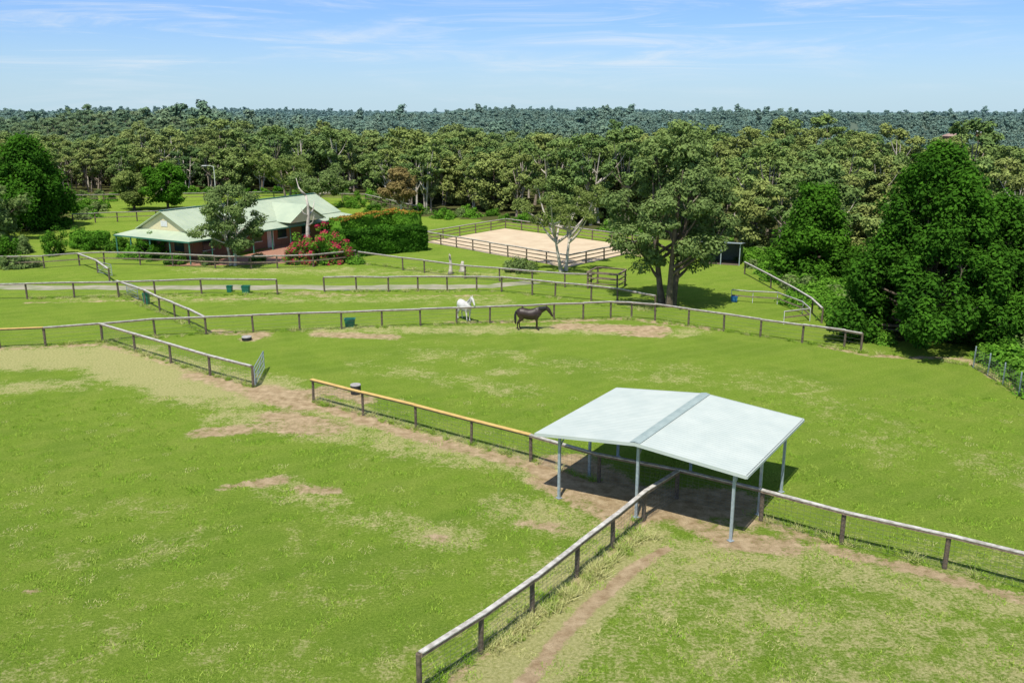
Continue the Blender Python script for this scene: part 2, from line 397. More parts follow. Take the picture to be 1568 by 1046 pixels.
dm=n.mr(n.math('ADD',at('dirt'),n.math('MULTIPLY',dn,1.9)),.42,.66)
dirtc=n.mix(n.mr(nS,.35,.65),(.40,.265,.15),(.70,.53,.33))
g=n.mix(n.math('MULTIPLY',dm,.92),g,dirtc)
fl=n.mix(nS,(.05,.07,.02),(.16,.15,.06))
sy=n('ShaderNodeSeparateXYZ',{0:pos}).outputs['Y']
fl=n.mix(n.mr(sy,200,2500,.0,.9),fl,(.15,.25,.26))  # distance haze put into the forest-floor colour, bluer along world Y
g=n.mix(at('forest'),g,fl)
bs=n('ShaderNodeBsdfDiffuse',{'Color':g})
hh=n.math('ADD',n.math('MULTIPLY',nF,.6),n.math('MULTIPLY',nX,.4))
bp=n('ShaderNodeBump',{'Strength':1.0,'Distance':.15,'Height':hh})
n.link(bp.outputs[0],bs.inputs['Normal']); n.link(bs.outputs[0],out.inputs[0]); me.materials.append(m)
def sheet(name,pts,z,mat_,jit=0.0,sub=6):
    P=[]; pts=[Vector(p) for p in pts]
    for a,b_ in zip(pts,pts[1:]+pts[:1]):
        for k in range(sub):
            q=a.lerp(b_,k/sub)+Vector((random.uniform(-jit,jit),random.uniform(-jit,jit),0)); P.append((q.x,q.y,z))
    mb=MB(); mb.add(P,[tuple(range(len(P)))]); return mb.obj(name,[mat_])
def strip(name,px,w,z,mat_):
    P=[Vector(p) for p in g2(px)]; Q=[]
    for a,b_ in zip(P[:-1],P[1:]):
        nseg=max(2,int((b_-a).length/1.2)); Q+=[a.lerp(b_,k/nseg) for k in range(nseg)]
    Q.append(P[-1]); vs=[]
    for k,q in enumerate(Q):
        d=(Q[min(k+1,len(Q)-1)]-Q[max(k-1,0)]).normalized(); r=Vector((-d.y,d.x))
        for s_ in(-1,1):
            e=q+r*s_*(w/2+random.uniform(-.35,.35)); vs.append((e.x,e.y,z))
    mb=MB(); mb.add(vs,[(2*k,2*k+2,2*k+3,2*k+1) for k in range(len(Q)-1)]); return mb.obj(name,[mat_])
strip('gravel_driveway',[(-160,441),(0,440),(180,441),(420,440),(520,441),(640,440),(750,439),(820,432)],2.0,.008,M_gravel)
AR=[G(652,371),G(868,410),G(1000,381),G(774,350)]
sheet('riding_arena',AR,.012,M_sand,.1)
sheet('brick_patio',[G(372,392),G(440,372),G(520,385),G(480,402),G(330,407),G(250,408)],.012,M_paving)
# ---------------------------------------------------------------- fences
def fence(name,px=None,pts=None,h=1.2,near=False,spacing=None,top=M_railtop,pr=.07,rails=1,wires=3,capw=.08,railh=.08,wr=.006,post=None):
    P=[Vector((a,b,0)) for a,b in (g2(px) if px else pts)]
    if spacing:
        Q=[]
        for a,b_ in zip(P[:-1],P[1:]):
            k=max(1,round((b_-a).length/spacing)); Q+=[a.lerp(b_,q/k) for q in range(k)]
        P=Q+[P[-1]]
    P=[Vector((p.x,p.y,TZ(p.x,p.y))) for p in P]
    mb=MB()
    for p in P:
        ln=Vector((random.uniform(-.03,.03),random.uniform(-.03,.03),0))
        mb.tube([p+Vector((0,0,-.1)),p+ln+Vector((0,0,h+.02)),p+ln+Vector((0,0,h+.05))],[pr,pr*.95,pr*.7],8,0)
    for a,b_ in zip(P[:-1],P[1:]):
        d=(b_-a).normalized(); r=Vector((-d.y,d.x,0))
        e=d*.02
        zt=random.uniform(-.02,.02)
        if rails:
            mb.beam(a-e+Vector((0,0,h+.02+zt))-r*(pr+.03),b_+e+Vector((0,0,h+.02+zt))-r*(pr+.03),.05,railh,1)
            mb.beam(a+Vector((0,0,h+.085+zt))-r*(pr*.5+.03),b_+Vector((0,0,h+.085+zt))-r*(pr*.5+.03),capw+pr,.035,2)
        for q in range(1,rails):
            z=h*(1-q/rails)+.05
            mb.beam(a+Vector((0,0,z))-r*(pr+.03),b_+Vector((0,0,z))-r*(pr+.03),.04,.10,1)
        L=(b_-a).length
        for q in range(wires):
            z=.08+(h-.2)*q/max(1,wires-1)
            mb.beam(a+Vector((0,0,z))-r*pr,b_+Vector((0,0,z))-r*pr,wr,wr,3)
        if near:
            k=int(L/.22)
            for q in range(1,k):
                c=a+d*(L*q/k)-r*pr; mb.beam(c+Vector((0,0,.08)),c+Vector((0,0,h-.12)),wr*.8,wr*.8,3)
    return mb.obj(name,[post or M_post,M_railside,top,M_wire])
fence('paddock_fence',[(643,1063),(736,1000),(815,940),(883,883),(938,838),(985,797),(1036,763)],near=True,wires=8,pr=.085,railh=.12)
fence('yellow_rail_fence',[(480,615),(556,636),(637,657),(722,681),(813,706)],near=True,wires=7,top=M_yellow,capw=.14)
fence('paddock_fence',[(813,706),(917,738),(1036,763),(1165,797),(1288,832),(1446,870),(1610,913),(1790,963)],near=True,wires=7,pr=.085)
fence('paddock_fence',[(157,523),(207,539),(262,556),(322,575),(388,593)],near=True,wires=7,pr=.08)
fence('yellow_rail_fence',[(-60,535),(0,533),(70,530)],near=False,wires=5,top=M_yellow,capw=.14)
fence('paddock_fence',[(70,530),(157,523),(238,515),(316,512),(388,509),(459,506),(523,504),(585,501),(644,499),(699,497),(750,495),(800,493),(848,490),(893,489),(935,487),(967,488),(1003,491),(1054,499),(1108,507),(1164,516),(1228,525),(1292,534),(1318,539)],wires=5,wr=.009,pr=.075)
fence('paddock_fence',[(-60,460),(42,458),(114,456),(182,455),(238,453),(309,450),(425,451)],wires=4,wr=.01,pr=.08,h=1.25)
fence('paddock_fence',[(497,447),(546,446),(595,447),(640,446),(685,446),(730,446),(768,447),(815,452),(850,456),(905,461),(945,466),(1003,478)],wires=4,wr=.01,pr=.08,h=1.25)
fence('paddock_fence',[(550,404),(617,414),(650,418),(712,427),(765,431),(815,436),(865,440),(905,441)],wires=4,wr=.01,pr=.08,h=1.2)
fence('paddock_fence',[(182,452),(223,467),(245,479),(268,488),(290,498),(316,512)],wires=4,wr=.01,pr=.075)
fence('garden_fence',[(-60,413),(10,412),(68,411),(122,407),(160,405),(215,406),(265,408),(330,411),(385,412),(425,411),(480,409),(545,402)],wires=4,wr=.01,h=1.2,rails=2,pr=.08)
fence('paddock_fence',[(122,407),(150,418),(168,432)],wires=3,h=1.2,pr=.08)
ar=[(p.x,p.y) for p in AR]
fence('arena_fence',pts=[ar[0],ar[1],ar[2],ar[3],ar[0]],spacing=3.0,rails=3,wires=0,h=1.2,pr=.08)
fence('paddock_fence',[(112,343),(180,340),(240,338),(300,330)],spacing=3,rails=2,wires=0,h=1.3,pr=.09)
fence('paddock_fence',[(118,311),(240,309),(420,306),(560,310),(640,330)],spacing=4,rails=2,wires=0,h=1.3,pr=.09)
fence('paddock_fence',[(1140,420),(1180,442),(1215,462),(1243,480),(1258,495)],wires=4,h=1.1,pr=.07)
fence('boundary_fence',[(1490,563),(1512,575),(1535,590),(1560,606),(1620,645)],wires=8,near=True,h=1.3,pr=.04,rails=0,post=M_galv,wr=.012)
fence('timber_yard_fence',[(900,442),(945,446),(957,438),(915,434),(900,442)],rails=3,wires=0,h=1.4,pr=.08,top=M_railside)
fence('white_tape_fence',[(1120,461),(1152,464),(1190,466),(1228,481),(1240,492),(1200,497)],rails=2,wires=0,h=.9,pr=.025,capw=.02,railh=.05,top=M_white,post=M_white)
# gates
def gate(name,a,b,h=1.15,mat_=M_galv,nb=5):
    a=Vector(a);b=Vector(b); mb=MB(); z=lambda q:Vector((0,0,q))
    for q in(a,b): mb.tube([q+z(.12),q+z(h)],[.028,.028],8,0)
    for k in range(nb): 
        zz=.12+(h-.12)*k/(nb-1); mb.tube([a+z(zz),b+z(zz)],[.022,.022],6,0)
    mb.tube([a+z(.12),b+z(h)],[.02,.02],6,0)
    L=(b-a).length
    for k in range(1,int(L/.2)):
        c=a.lerp(b,k/int(L/.2)); mb.beam(c+z(.12),c+z(h),.008,.008,1)
    return mb.obj(name,[mat_,M_wire])
gate('field_gate',G(391,593),G(405,566))
gate('field_gate',G(195,452),G(212,460))
gate('field_gate',G(150,418),G(172,424))
# ---------------------------------------------------------------- horse shelter
def shelter():
    e=empty('horse_shelter',(0,0,0))
    O=Vector((.95,33.0,0)); e1=Vector((.861,-.509,0)); e2=Vector((.547,.838,0)); W=8.35; Ln=7.05
    pt=lambda a,b,z: O+e1*a+e2*b+Vector((0,0,z))
    ze,zr=2.76,3.16
    def rz(a): return ze+(zr-ze)*(1-abs(a-W/2)/(W/2))
    for nm,a0,a1 in(('roof_sheet_left',0,W/2),('roof_sheet_right',W/2,W)):
        mb=MB(); nr=37; vs=[]
        for k in range(nr*4+1):
            bb=Ln*k/(nr*4); dz=(0,.0,.008,.008)[k%4]
            for a in(a0,a1): vs.append(pt(a,bb,rz(a)+dz))
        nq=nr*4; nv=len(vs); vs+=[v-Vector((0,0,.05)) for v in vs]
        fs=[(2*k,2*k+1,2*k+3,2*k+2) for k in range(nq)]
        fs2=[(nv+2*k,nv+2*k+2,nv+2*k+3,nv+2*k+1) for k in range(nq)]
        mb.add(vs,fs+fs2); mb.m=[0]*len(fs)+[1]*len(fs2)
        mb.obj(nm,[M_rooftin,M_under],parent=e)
    mb=MB()
    for sgn in(-1,1):
        a=W/2; vs=[pt(a,-.03,zr+.05),pt(a+sgn*.2,-.03,rz(a+.2)+.035),pt(a+sgn*.2,Ln+.03,rz(a+.2)+.035),pt(a,Ln+.03,zr+.05)]
        mb.add(vs,[(0,1,2,3)])
    mb.obj('ridge_cap',[M_ridge],parent=e)
    mb=MB()   # barge and eave flashings
    for bb in(-.02,Ln+.02):
        for a0,a1 in((-.02,W/2),(W/2,W+.02)): mb.beam(pt(a0,bb,rz(a0)-.05),pt(a1,bb,rz(a1)-.05),.03,.13)
    for a in(-.04,W+.04): mb.beam(pt(a,-.02,ze-.06),pt(a,Ln+.02,ze-.06),.05,.10)
    mb.obj('fascia',[M_rooftin],parent=e)
    mb=MB()
    posts=[(.8,.45),(4.15,.4),(7.85,.35),(8.1,5.6),(8.0,3.0),(.8,5.7),(.8,3.0),(4.2,5.7)]
    for a,bb in posts:
        mb.beam(pt(a,bb,-.1),pt(a,bb,rz(a)-.12),.1,.1,0,up=e1)
        mb.box(pt(a,bb,.02),(.2,.2,.02),.5,0)
    for bb in(.45,3.0,5.65):
        for a0,a1 in((.2,W/2),(W/2,W-.2)): mb.beam(pt(a0,bb,rz(a0)-.14),pt(a1,bb,rz(a1)-.14),.07,.14,1)
    for a in(.25,1.5,2.8,W/2,5.5,6.8,W-.25): mb.beam(pt(a,.05,rz(a)-.085),pt(a,Ln-.05,rz(a)-.085),.06,.06,1)
    for a,bb in posts[:3]: mb.beam(pt(a,bb,rz(a)-.7),pt(a,bb+.6,rz(a)-.16),.04,.04,0)
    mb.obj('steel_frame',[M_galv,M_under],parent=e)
shelter()
# ---------------------------------------------------------------- troughs, bins etc
def trough(name,p,w=.95,d=.55,h=.45,rz=0,mat_=M_greenplastic):
    mb=MB(); R=Matrix.Rotation(rz,3,'Z'); p=Vector(p)
    def ring(sx,sy,z): 
        r=[]
        for k in range(16):
            a=2*math.pi*k/16; c,s_=math.cos(a),math.sin(a)
            r.append(p+R@Vector((sx*abs(c)**.4*(1 if c>0 else -1),sy*abs(s_)**.4*(1 if s_>0 else -1),z)))
        return r
    rs=[ring(w*.42,d*.42,0.0),ring(w*.5,d*.5,h),ring(w*.54,d*.56,h),ring(w*.54,d*.56,h+.04),ring(w*.46,d*.44,h+.04),ring(w*.38,d*.36,.08)]
    vs=[v for r in rs for v in r]; fs=[(i*16+k,i*16+(k+1)%16,(i+1)*16+(k+1)%16,(i+1)*16+k) for i in range(5) for k in range(16)]
    fs.append(tuple(80+k for k in range(16))); mb.add(vs,fs); return mb.obj(name,[mat_])
trough('water_trough',G(536,500),.75,.6,.55)
trough('water_trough',G(225,466),.45,.6,.9)
trough('water_trough',G(377,449),.7,.6,.6)
trough('water_trough',G(352,447),.5,.5,.5)
trough('feed_bucket',G(1124,462),.5,.5,.4,mat_=M_bluep)
def drum(name,p,r,h):
    mb=MB(); p=Vector(p); z=lambda q:p+Vector((0,0,q))
    mb.tube([z(0),z(.02),z(h*.5),z(h-.02),z(h)],[r*.93,r,r*1.03,r,r*.96],20,0)
    mb.tube([z(h+.002),z(h+.05)],[r*1.06,r*1.0],20,1); return mb.obj(name,[M_black,M_concrete],smooth=False)
drum('feed_drum',G(378,521),.32,.22)
drum('feed_drum',G(545,603),.28,.5)
# ---------------------------------------------------------------- house
def house():
    e=empty('ranch_house',(-32.5,89,0)); A=Vector((.491,.871,0)); B=Vector((-.871,.491,0)); L=26.9; W=11.5
    pt=lambda a,b,z: A*a+B*b+Vector((0,0,z))
    v=1.9; z0,z1,z2=2.35,2.95,5.0
    T=.06
    mb=MB(); ridge=W/2
    def q(*ps): 
        ps=[pt(*p) for p in ps]; n_=len(ps)
        mb.add(ps+[p-Vector((0,0,T)) for p in ps],[tuple(range(n_)),tuple(range(2*n_-1,n_-1,-1))]+[(k,k+n_,(k+1)%n_+n_,(k+1)%n_) for k in range(n_)])
    q((0,0,z0),(L,0,z0),(L-v,v,z1),(v,v,z1)); q((L,W,z0),(0,W,z0),(v,W-v,z1),(L-v,W-v,z1))
    q((0,W,z0),(0,0,z0),(v,v,z1),(v,W-v,z1)); q((L,0,z0),(L,W,z0),(L-v,W-v,z1),(L-v,v,z1))
    q((v-.4,v-.3,z1+.0),(L-v+.4,v-.3,z1+.0),(L-v+.4,ridge,z2),(v-.4,ridge,z2)); q((L-v+.4,W-v+.3,z1),(v-.4,W-v+.3,z1),(v-.4,ridge,z2),(L-v+.4,ridge,z2))
    for k in range(int(L/.75)):
        a=.4+k*.75
        if v-.3<a<L-v+.3: mb.beam(pt(a,v-.28,z1+.02),pt(a,ridge-.03,z2+.0),.05,.03,0); 
        if v<a<L-v: mb.beam(pt(a,.02,z0+.01),pt(a,v,z1+.01),.05,.03,0)
    q((14,-.6,z1-.1),(14,ridge-.5,z1-.05),(17,ridge-.5,z2-.35),(17,-.6,z2-.35)); q((20,ridge-.5,z1-.05),(20,-.6,z1-.1),(17,-.6,z2-.36),(17,ridge-.5,z2-.36))
    mb.obj('roof',[M_houseroof],parent=e)
    mb=MB()
    mb.beam(pt(v-.4,ridge,z2+.03),pt(L-v+.4,ridge,z2+.03),.3,.06)
    for a0,b0,a1,b1 in((0,0,L,0),(L,0,L,W),(L,W,0,W),(0,W,0,0)): mb.beam(pt(a0,b0,z0-.08),pt(a1,b1,z0-.08),.1,.14)
    k=0
    while k<=L: 
        mb.beam(pt(min(k+.1,L-.1),.12,0),pt(min(k+.1,L-.1),.12,z0-.1),.12,.12); k+=2.9
    for k in (3,6,9,11.3): mb.beam(pt(.12,k,0),pt(.12,k,z0-.1),.12,.12)
    mb.obj('gutters_and_posts',[M_greentrim],parent=e)
    mb=MB()
    for a0,b0,a1,b1 in((v,v,L-v,v),(L-v,v,L-v,W-v),(L-v,W-v,v,W-v),(v,W-v,v,v)): mb.beam(pt(a0,b0,z1/2-.03),pt(a1,b1,z1/2-.03),.2,z1-.06,0)
    for a in(v+.02,L-v-.02):
        mb.add([pt(a,v,z1),pt(a,W-v,z1),pt(a,ridge,z2-.1)],[(0,1,2)],1)
    mb.add([pt(14.2,-.45,z1-.2),pt(19.8,-.45,z1-.2),pt(17,-.45,z2-.5)],[(0,1,2)],1)
    mb.add([pt(v-.02,ridge-.5,z1+.4),pt(v-.02,ridge+.5,z1+.4),pt(v-.02,ridge+.5,z1+1),pt(v-.02,ridge-.5,z1+1)],[(0,1,2,3)],2)
    mb.obj('walls',[M_brick,M_cream,M_white],parent=e)
    mb=MB()
    for a in(4,7.5,11,15,19,22.5):
        mb.beam(pt(a-.7,v-.12,1.5),pt(a+.7,v-.12,1.5),.06,1.2,0); mb.beam(pt(a-.8,v-.14,.86),pt(a+.8,v-.14,.86),.08,.08,1); mb.beam(pt(a-.8,v-.14,2.14),pt(a+.8,v-.14,2.14),.08,.08,1)
    mb.beam(pt(12.6,v-.12,1.05),pt(13.6,v-.12,1.05),.06,2.1,1)
    for b_ in(3.6,7.8): mb.beam(pt(v-.12,b_-.7,1.5),pt(v-.12,b_+.7,1.5),.06,1.2,0)
    mb.obj('windows_and_door',[M_glass,M_white],parent=e)
house()
def shed(name,p,rz,w=3.7,d=3,h0=2.3,h1=1.9):
    e=empty(name,p); e.rotation_euler=(0,0,rz); mb=MB()
    mb.box((0,d/2,h1/2),(w,.04,h1),0,0); mb.box((-w/2,0,h1/2),(.04,d,h1),0,0); mb.box((w/2,0,h1/2),(.04,d,h1),0,0)
    mb.obj('walls',[M_shedwall],parent=e)
    mb=MB(); v=[(-w/2-.2,-d/2-.3,h0),(w/2+.2,-d/2-.3,h0),(w/2+.2,d/2+.1,h1),(-w/2-.2,d/2+.1,h1)]
    mb.add(v+[(a,b,c-.06) for a,b,c in v],[(0,1,2,3),(7,6,5,4),(0,4,5,1),(1,5,6,2),(2,6,7,3),(3,7,4,0)])
    mb.obj('skillion_roof',[M_galv],parent=e)
    mb=MB()
    for x in(-w/2,0,w/2): mb.beam((x,-d/2,0),(x,-d/2,h0-.05),.09,.09)
    mb.box((0,0,.02),(w,d,.03),0,1); mb.obj('posts',[M_galv,M_post],parent=e)
shed('field_shelter',G(1106,402),-.35)
def dhouse(px,py,dist,rz,w,l,roof):
    x=(px-784)/FOC*dist; y=dist; zt=15-(py-172)/FOC*dist-4; tz=TZ(x,y); zb=max(zt,tz)
    e=empty('distant_house',(x,y,zb)); e.rotation_euler=(0,0,rz); hz=zb-tz+1
    mb=MB(); mb.box((0,0,1.2-hz/2),(l,w,2.4+hz),0,0)
    for k in(-1,0,1): mb.box((k*l*.3,-w/2-.03,1.3),(1.4,.06,1.1),0,1)
    mb.obj('walls',[M_brick,M_glass],parent=e); mb=MB()
    a=l/2+.7;b=w/2+.8
    mb.add([(-a,-b,2.3),(a,-b,2.3),(a,b,2.3),(-a,b,2.3),(-a*.6,0,4.6),(a*.6,0,4.6)],[(0,1,5,4),(2,3,4,5),(1,2,5),(3,0,4)])
    mb.obj('roof',[roof],parent=e); return (x,y)
M_tile=pbr('terracotta_roof',(.40,.27,.22),(.30,.21,.17),.8)
dh=[dhouse(1440,204,800,.2,8,13,M_tile),dhouse(1485,199,900,-.3,7,11,M_white),dhouse(1232,206,820,.1,6,8,M_white),dhouse(150,207,560,.3,5,7,M_tile)]
# lamp
def lamp(p):
    mb=MB(); p=Vector(p); z=lambda x,q:p+Vector((x,0,q))
    mb.tube([z(0,0),z(0,.6),z(0,5.6)],[.11,.08,.06],10,0)
    mb.tube([z(0,5.45),z(-.5,5.65),z(-1.5,5.72)],[.05,.045,.04],8,0); mb.box(z(-1.7,5.68),(.8,.32,.14),0,0); mb.box(z(-1.7,5.6),(.6,.24,.03),0,1)
    mb.obj('street_lamp',[M_white,M_white])
lamp(G(331,303))
def snag(name,p,h,r,seed,br=4):
    rng=random.Random(seed); mb=MB(); p=Vector(p); pts=[p+Vector((math.sin(i*1.1+seed)*.12*h*.15*i/3,0,h*i/6)) for i in range(7)]
    mb.tube(pts,[r*(1.4 if i==0 else 1)*(1-.6*i/6) for i in range(7)],8,0)
    for k in range(br):
        i=rng.randint(3,6); a=rng.uniform(0,6.28); q=pts[i]; l=h*rng.uniform(.12,.28)
        mb.tube([q,q+Vector((math.cos(a)*l*.6,math.sin(a)*l*.6,l*.4)),q+Vector((math.cos(a)*l*.8,math.sin(a)*l*.8,l))],[r*.4,r*.25,r*.08],6,0)
    mb.obj(name,[M_palebark],smooth=True)
snag('dead_tree',G(474,395),6.6,.28,3,5)
snag('tree_stump',G(690,420),1.9,.22,5,1)
snag('tree_stump',G(708,416),1.0,.32,8,0)
# ---------------------------------------------------------------- horses
def loft(mb,path,y=0,n=12,mi=0):
    vs=[]
    P=[Vector((q[0],y if len(q)<5 else q[4],q[1])) for q in path]
    for i,q in enumerate(path):
        d=(P[min(i+1,len(P)-1)]-P[max(i-1,0)]).normalized(); w=d.cross(Vector((0,1,0))).normalized()
        for k in range(n):
            a=2*math.pi*k/n; vs.append(P[i]+Vector((0,1,0))*q[2]*math.cos(a)+w*q[3]*math.sin(a))
    fs=[(i*n+k,i*n+(k+1)%n,(i+1)*n+(k+1)%n,(i+1)*n+k) for i in range(len(path)-1) for k in range(n)]
    fs+=[tuple(range(n))[::-1],tuple((len(path)-1)*n+k for k in range(n))]; mb.add(vs,fs,mi)
def horse(name,p,rz,coat,mane,hoof,neck,step=0.0,s=1.0,muzzle=None):
    e=empty(name,p); e.rotation_euler=(0,0,rz); e.scale=(s,s,s); mb=MB()
    loft(mb,[(-.88,1.12,.08,.12),(-.82,1.13,.20,.25),(-.66,1.15,.29,.35),(-.42,1.13,.31,.37),(-.1,1.06,.32,.37),(.2,1.06,.31,.39),(.42,1.12,.27,.39),(.6,1.15,.22,.32),(.72,1.14,.15,.2),(.8,1.12,.06,.09)],n=16)
    loft(mb,neck,n=12)
    for y,dx in((.15,step),(-.15,-step)):
        loft(mb,[(-.60,1.10,.13,.27),(-.54,.91,.12,.23),(-.56,.76,.095,.155),(-.66+dx*.4,.62,.066,.09),(-.77+dx*.6,.49,.052,.072),(-.765+dx*.8,.40,.040,.050),(-.75+dx,.24,.036,.040),(-.745+dx,.14,.045,.050),(-.70+dx,.08,.040,.044),(-.68+dx,.055,.052,.058)],y=y)
        loft(mb,[(.48,1.06,.11,.22),(.46,.87,.095,.15),(.46,.71,.070,.090),(.48-dx*.4,.50,.050,.056),(.48-dx*.5,.42,.045,.050),(.48-dx*.7,.28,.035,.038),(.48-dx,.14,.043,.047),(.52-dx,.08,.038,.042),(.54-dx,.055,.050,.056)],y=y)
    pl=Vector((neck[4][0],0,neck[4][1]))
    for y in(.055,-.055): mb.tube([pl+Vector((-.02,y,.06)),pl+Vector((0,y*1.2,.15)),pl+Vector((.015,y*1.25,.23))],[.035,.035,.006],8,0)
    b=mb.obj('body',[coat],smooth=True,parent=e)
    r=b.modifiers.new('remesh','REMESH'); r.mode='VOXEL'; r.voxel_size=.022; r.use_smooth_shade=True
    sm_=b.modifiers.new('smooth','SMOOTH'); sm_.factor=.5; sm_.iterations=4
    mb=MB()
    for y,dx in((.15,step),(-.15,-step)):
        for hx in(-.67+dx,.55-dx): mb.tube([(hx,y,0),(hx-.012,y,.07)],[.068,.05],12,0)
    mb.obj('hooves',[hoof],parent=e)
    mb=MB()
    loft(mb,[(-.84,1.32,.04,.04),(-.93,1.22,.06,.06),(-.97,1.0,.075,.08),(-.97,.75,.08,.085),(-.96,.5,.055,.06),(-.95,.36,.015,.02)])
    mp=list(neck[1:5])
    for i in range(len(mp)-1):
        a,b_=mp[i],mp[i+1]
        for k in range(5):
            t=k/5; x=a[0]+(b_[0]-a[0])*t; z=a[1]+(b_[1]-a[1])*t; rb=a[3]+(b_[3]-a[3])*t
            d=Vector((b_[0]-a[0],0,b_[1]-a[1])).normalized(); up=Vector((-d.z,0,d.x)); c=Vector((x,0,z))+up*rb*.93
            mb.tube([c+up*.02,c+Vector((0,-.07,-.05)),c+Vector((-.01,-.12,-.2))],[.035,.03,.008],6,0)
    fx=Vector((neck[5][0],0,neck[5][1])); mb.tube([pl+Vector((.02,0,.10)),fx+Vector((.02,0,.12)),fx+Vector((.07,0,.04))],[.035,.03,.01],6,0)
    mb.obj('mane_and_tail',[mane],smooth=True,parent=e)
    mb=MB(); hp=Vector((neck[5][0]*.7+neck[6][0]*.3,0,neck[5][1]*.7+neck[6][1]*.3))
    for y in(.08,-.08): mb.tube([hp+Vector((0,y-.012,.02)),hp+Vector((0,y,.02)),hp+Vector((0,y+.012,.02))],[.01,.022,.01],8,0)
    mb.obj('eyes',[M_black],parent=e)
C_dark=pbr('dark_bay_coat',(.05,.028,.021),(.03,.018,.014),.45,scale=3)
C_white=pbr('white_coat',(.72,.70,.66),(.58,.55,.50),.6,scale=3)
C_wm=pbr('white_mane',(.55,.52,.47),(.42,.40,.36),.7)
neckA=[(.48,1.26,.14,.30),(.70,1.40,.12,.24),(.90,1.50,.10,.19),(1.08,1.60,.09,.155),(1.20,1.66,.085,.13),(1.33,1.58,.095,.14),(1.47,1.42,.075,.10),(1.60,1.26,.055,.07),(1.66,1.19,.048,.055)]
neckA=[(x-max(0,(x-.5))*.1,z-max(0,(x-.5))*.22,a,b) for x,z,a,b in neckA]
neckB=[(.48,1.26,.14,.28),(.66,1.44,.11,.21),(.82,1.60,.09,.165),(.94,1.74,.08,.135),(1.02,1.83,.08,.12),(1.14,1.76,.09,.13),(1.27,1.60,.07,.095),(1.38,1.43,.052,.065),(1.42,1.36,.045,.05)]
horse('dark_horse',G(811,505),-.08,C_dark,M_black,M_black,neckA,.06,1.06)
horse('white_horse',G(712,491),-1.0,C_white,C_wm,M_black,neckB,.07,1.02)
# ---------------------------------------------------------------- named trees
GM=[M_bark,L_gum]; GG=[M_palebark,L_gumgrey]
place(tree('gum_tree',11,14.4,7.2,3.6,22,8,1.7,.80,200,.17,'dome',.36,[M_darkbark,L_gumgrey],multi=3,lean=.3,rmin=.35,lr=.45),G(1022,468),.4)
place(tree('gum_tree',12,8.8,5.2,4.6,12,6,1.1,.58,110,.14,'flat',.24,[M_palebark,L_gum],multi=2,trunkH=.6,lr=.75,rmin=.35),G(864,416),1.0)
place(tree('casuarina_tree',13,13.4,6.6,.9,56,11,1.4,.72,150,.17,'spire',.35,[M_darkbark,L_dark],squash=.95,sub_sq=.95,rmin=.35),G(1412,520),.3)
place(tree('casuarina_tree',23,10.2,4.4,.7,26,11,1.3,.70,140,.17,'spire',.3,[M_darkbark,L_dark],squash=.95,sub_sq=.95,rmin=.3),G(1512,518),.3)
place(tree('casuarina_tree',14,9.2,4.4,.7,22,10,1.4,.8,130,.19,'cone',.3,[M_darkbark,L_green],squash=.85,sub_sq=.85),G(1240,430),2.)
place(tree('garden_gum_tree',15,8.2,3.9,1.8,16,8,1.25,.62,150,.15,'round',.2,[M_palebark,L_gumgrey],multi=2,lr=.6),G(356,407),.2)
place(tree('gum_tree',16,8.6,6.0,3.0,10,7,1.8,.9,110,.24,'flat',.3,GM,multi=2,lr=.6),G(440,308),.2)
place(tree('gum_tree',17,6.2,6.0,2.8,9,7,1.6,.9,110,.24,'flat',.25,GG,lr=.6),G(490,318),.9)
place(tree('bronze_gum_tree',18,7.5,3.6,2.5,9,7,1.2,.8,110,.22,'dome',.2,[M_palebark,L_brown]),G(614,332),.9)
place(tree('shade_tree',19,7.6,3.6,1.6,12,9,1.4,.9,120,.24,'round',.22,[M_darkbark,L_green]),G(258,322),.3)
place(tree('shade_tree',20,6.2,3.4,1.5,10,8,1.3,.9,110,.24,'round',.22,[M_darkbark,L_gum]),G(206,322),.3)
place(tree('camphor_tree',21,12.6,7.8,.5,28,11,2.0,1.1,120,.26,'dome',.4,[M_darkbark,L_dark],squash=.8,sub_sq=.8),G(45,352),.3)
place(tree('camphor_tree',24,10.5,6.0,.5,20,10,1.9,1.1,110,.26,'dome',.4,[M_darkbark,L_dark],squash=.8,sub_sq=.8),G(-60,356),.3)
place(tree('gum_tree',22,7,4.2,.6,12,9,1.6,.9,110,.24,'round',.3,[M_darkbark,L_gumgrey]),G(-5,372),.3)
SH=[M_darkbark,L_green]; SB=[M_darkbark,L_bright]; SG=[M_darkbark,L_gumgrey]
for k,(x,y,r,h,mt) in enumerate([(85,390,1.7,2.9,SH),(35,388,1.3,2.0,SG),(8,398,1.6,3.2,SH),(122,380,1.2,2.2,SB),(150,382,1.9,2.1,SH),(185,384,1.8,1.9,SH),
    (236,396,2.6,2.6,SH),(205,396,1.6,1.5,SB),(20,411,1.6,1.4,SG),(45,409,1.3,1.0,SG),(797,416,2.0,1.5,SG),(545,404,.9,.8,SB),(320,404,1.2,1.3,SG),(270,404,1.2,1.2,SH),(545,318,3.0,2.6,SB),(575,330,2.2,2.0,SH),(680,335,2,1.6,SB),(395,402,.9,1.0,SH)]):
    place(shrub('garden_shrub',100+k,r,h,int(26+r*12),.42,90,.12,mt),G(x,y),k)
for k,(x,y,r,h) in enumerate([(462,403,1.9,3.1),(490,404,2.1,3.8),(520,402,1.7,3.0),(500,392,1.8,3.2)]):
    place(shrub('bougainvillea',140+k,r,h,50,.45,110,.12,[M_darkbark,L_bright,L_red],flower=.38),G(x,y),k)
hedge('garden_hedge',[G(520,393),G(648,382)],2.8,2.7,3,[M_darkbark,L_dark,L_green])
hedge('garden_hedge',[G(515,374),G(600,358),G(640,362)],1.8,3.0,4,[M_darkbark,L_bright,L_orange],topmat=1)
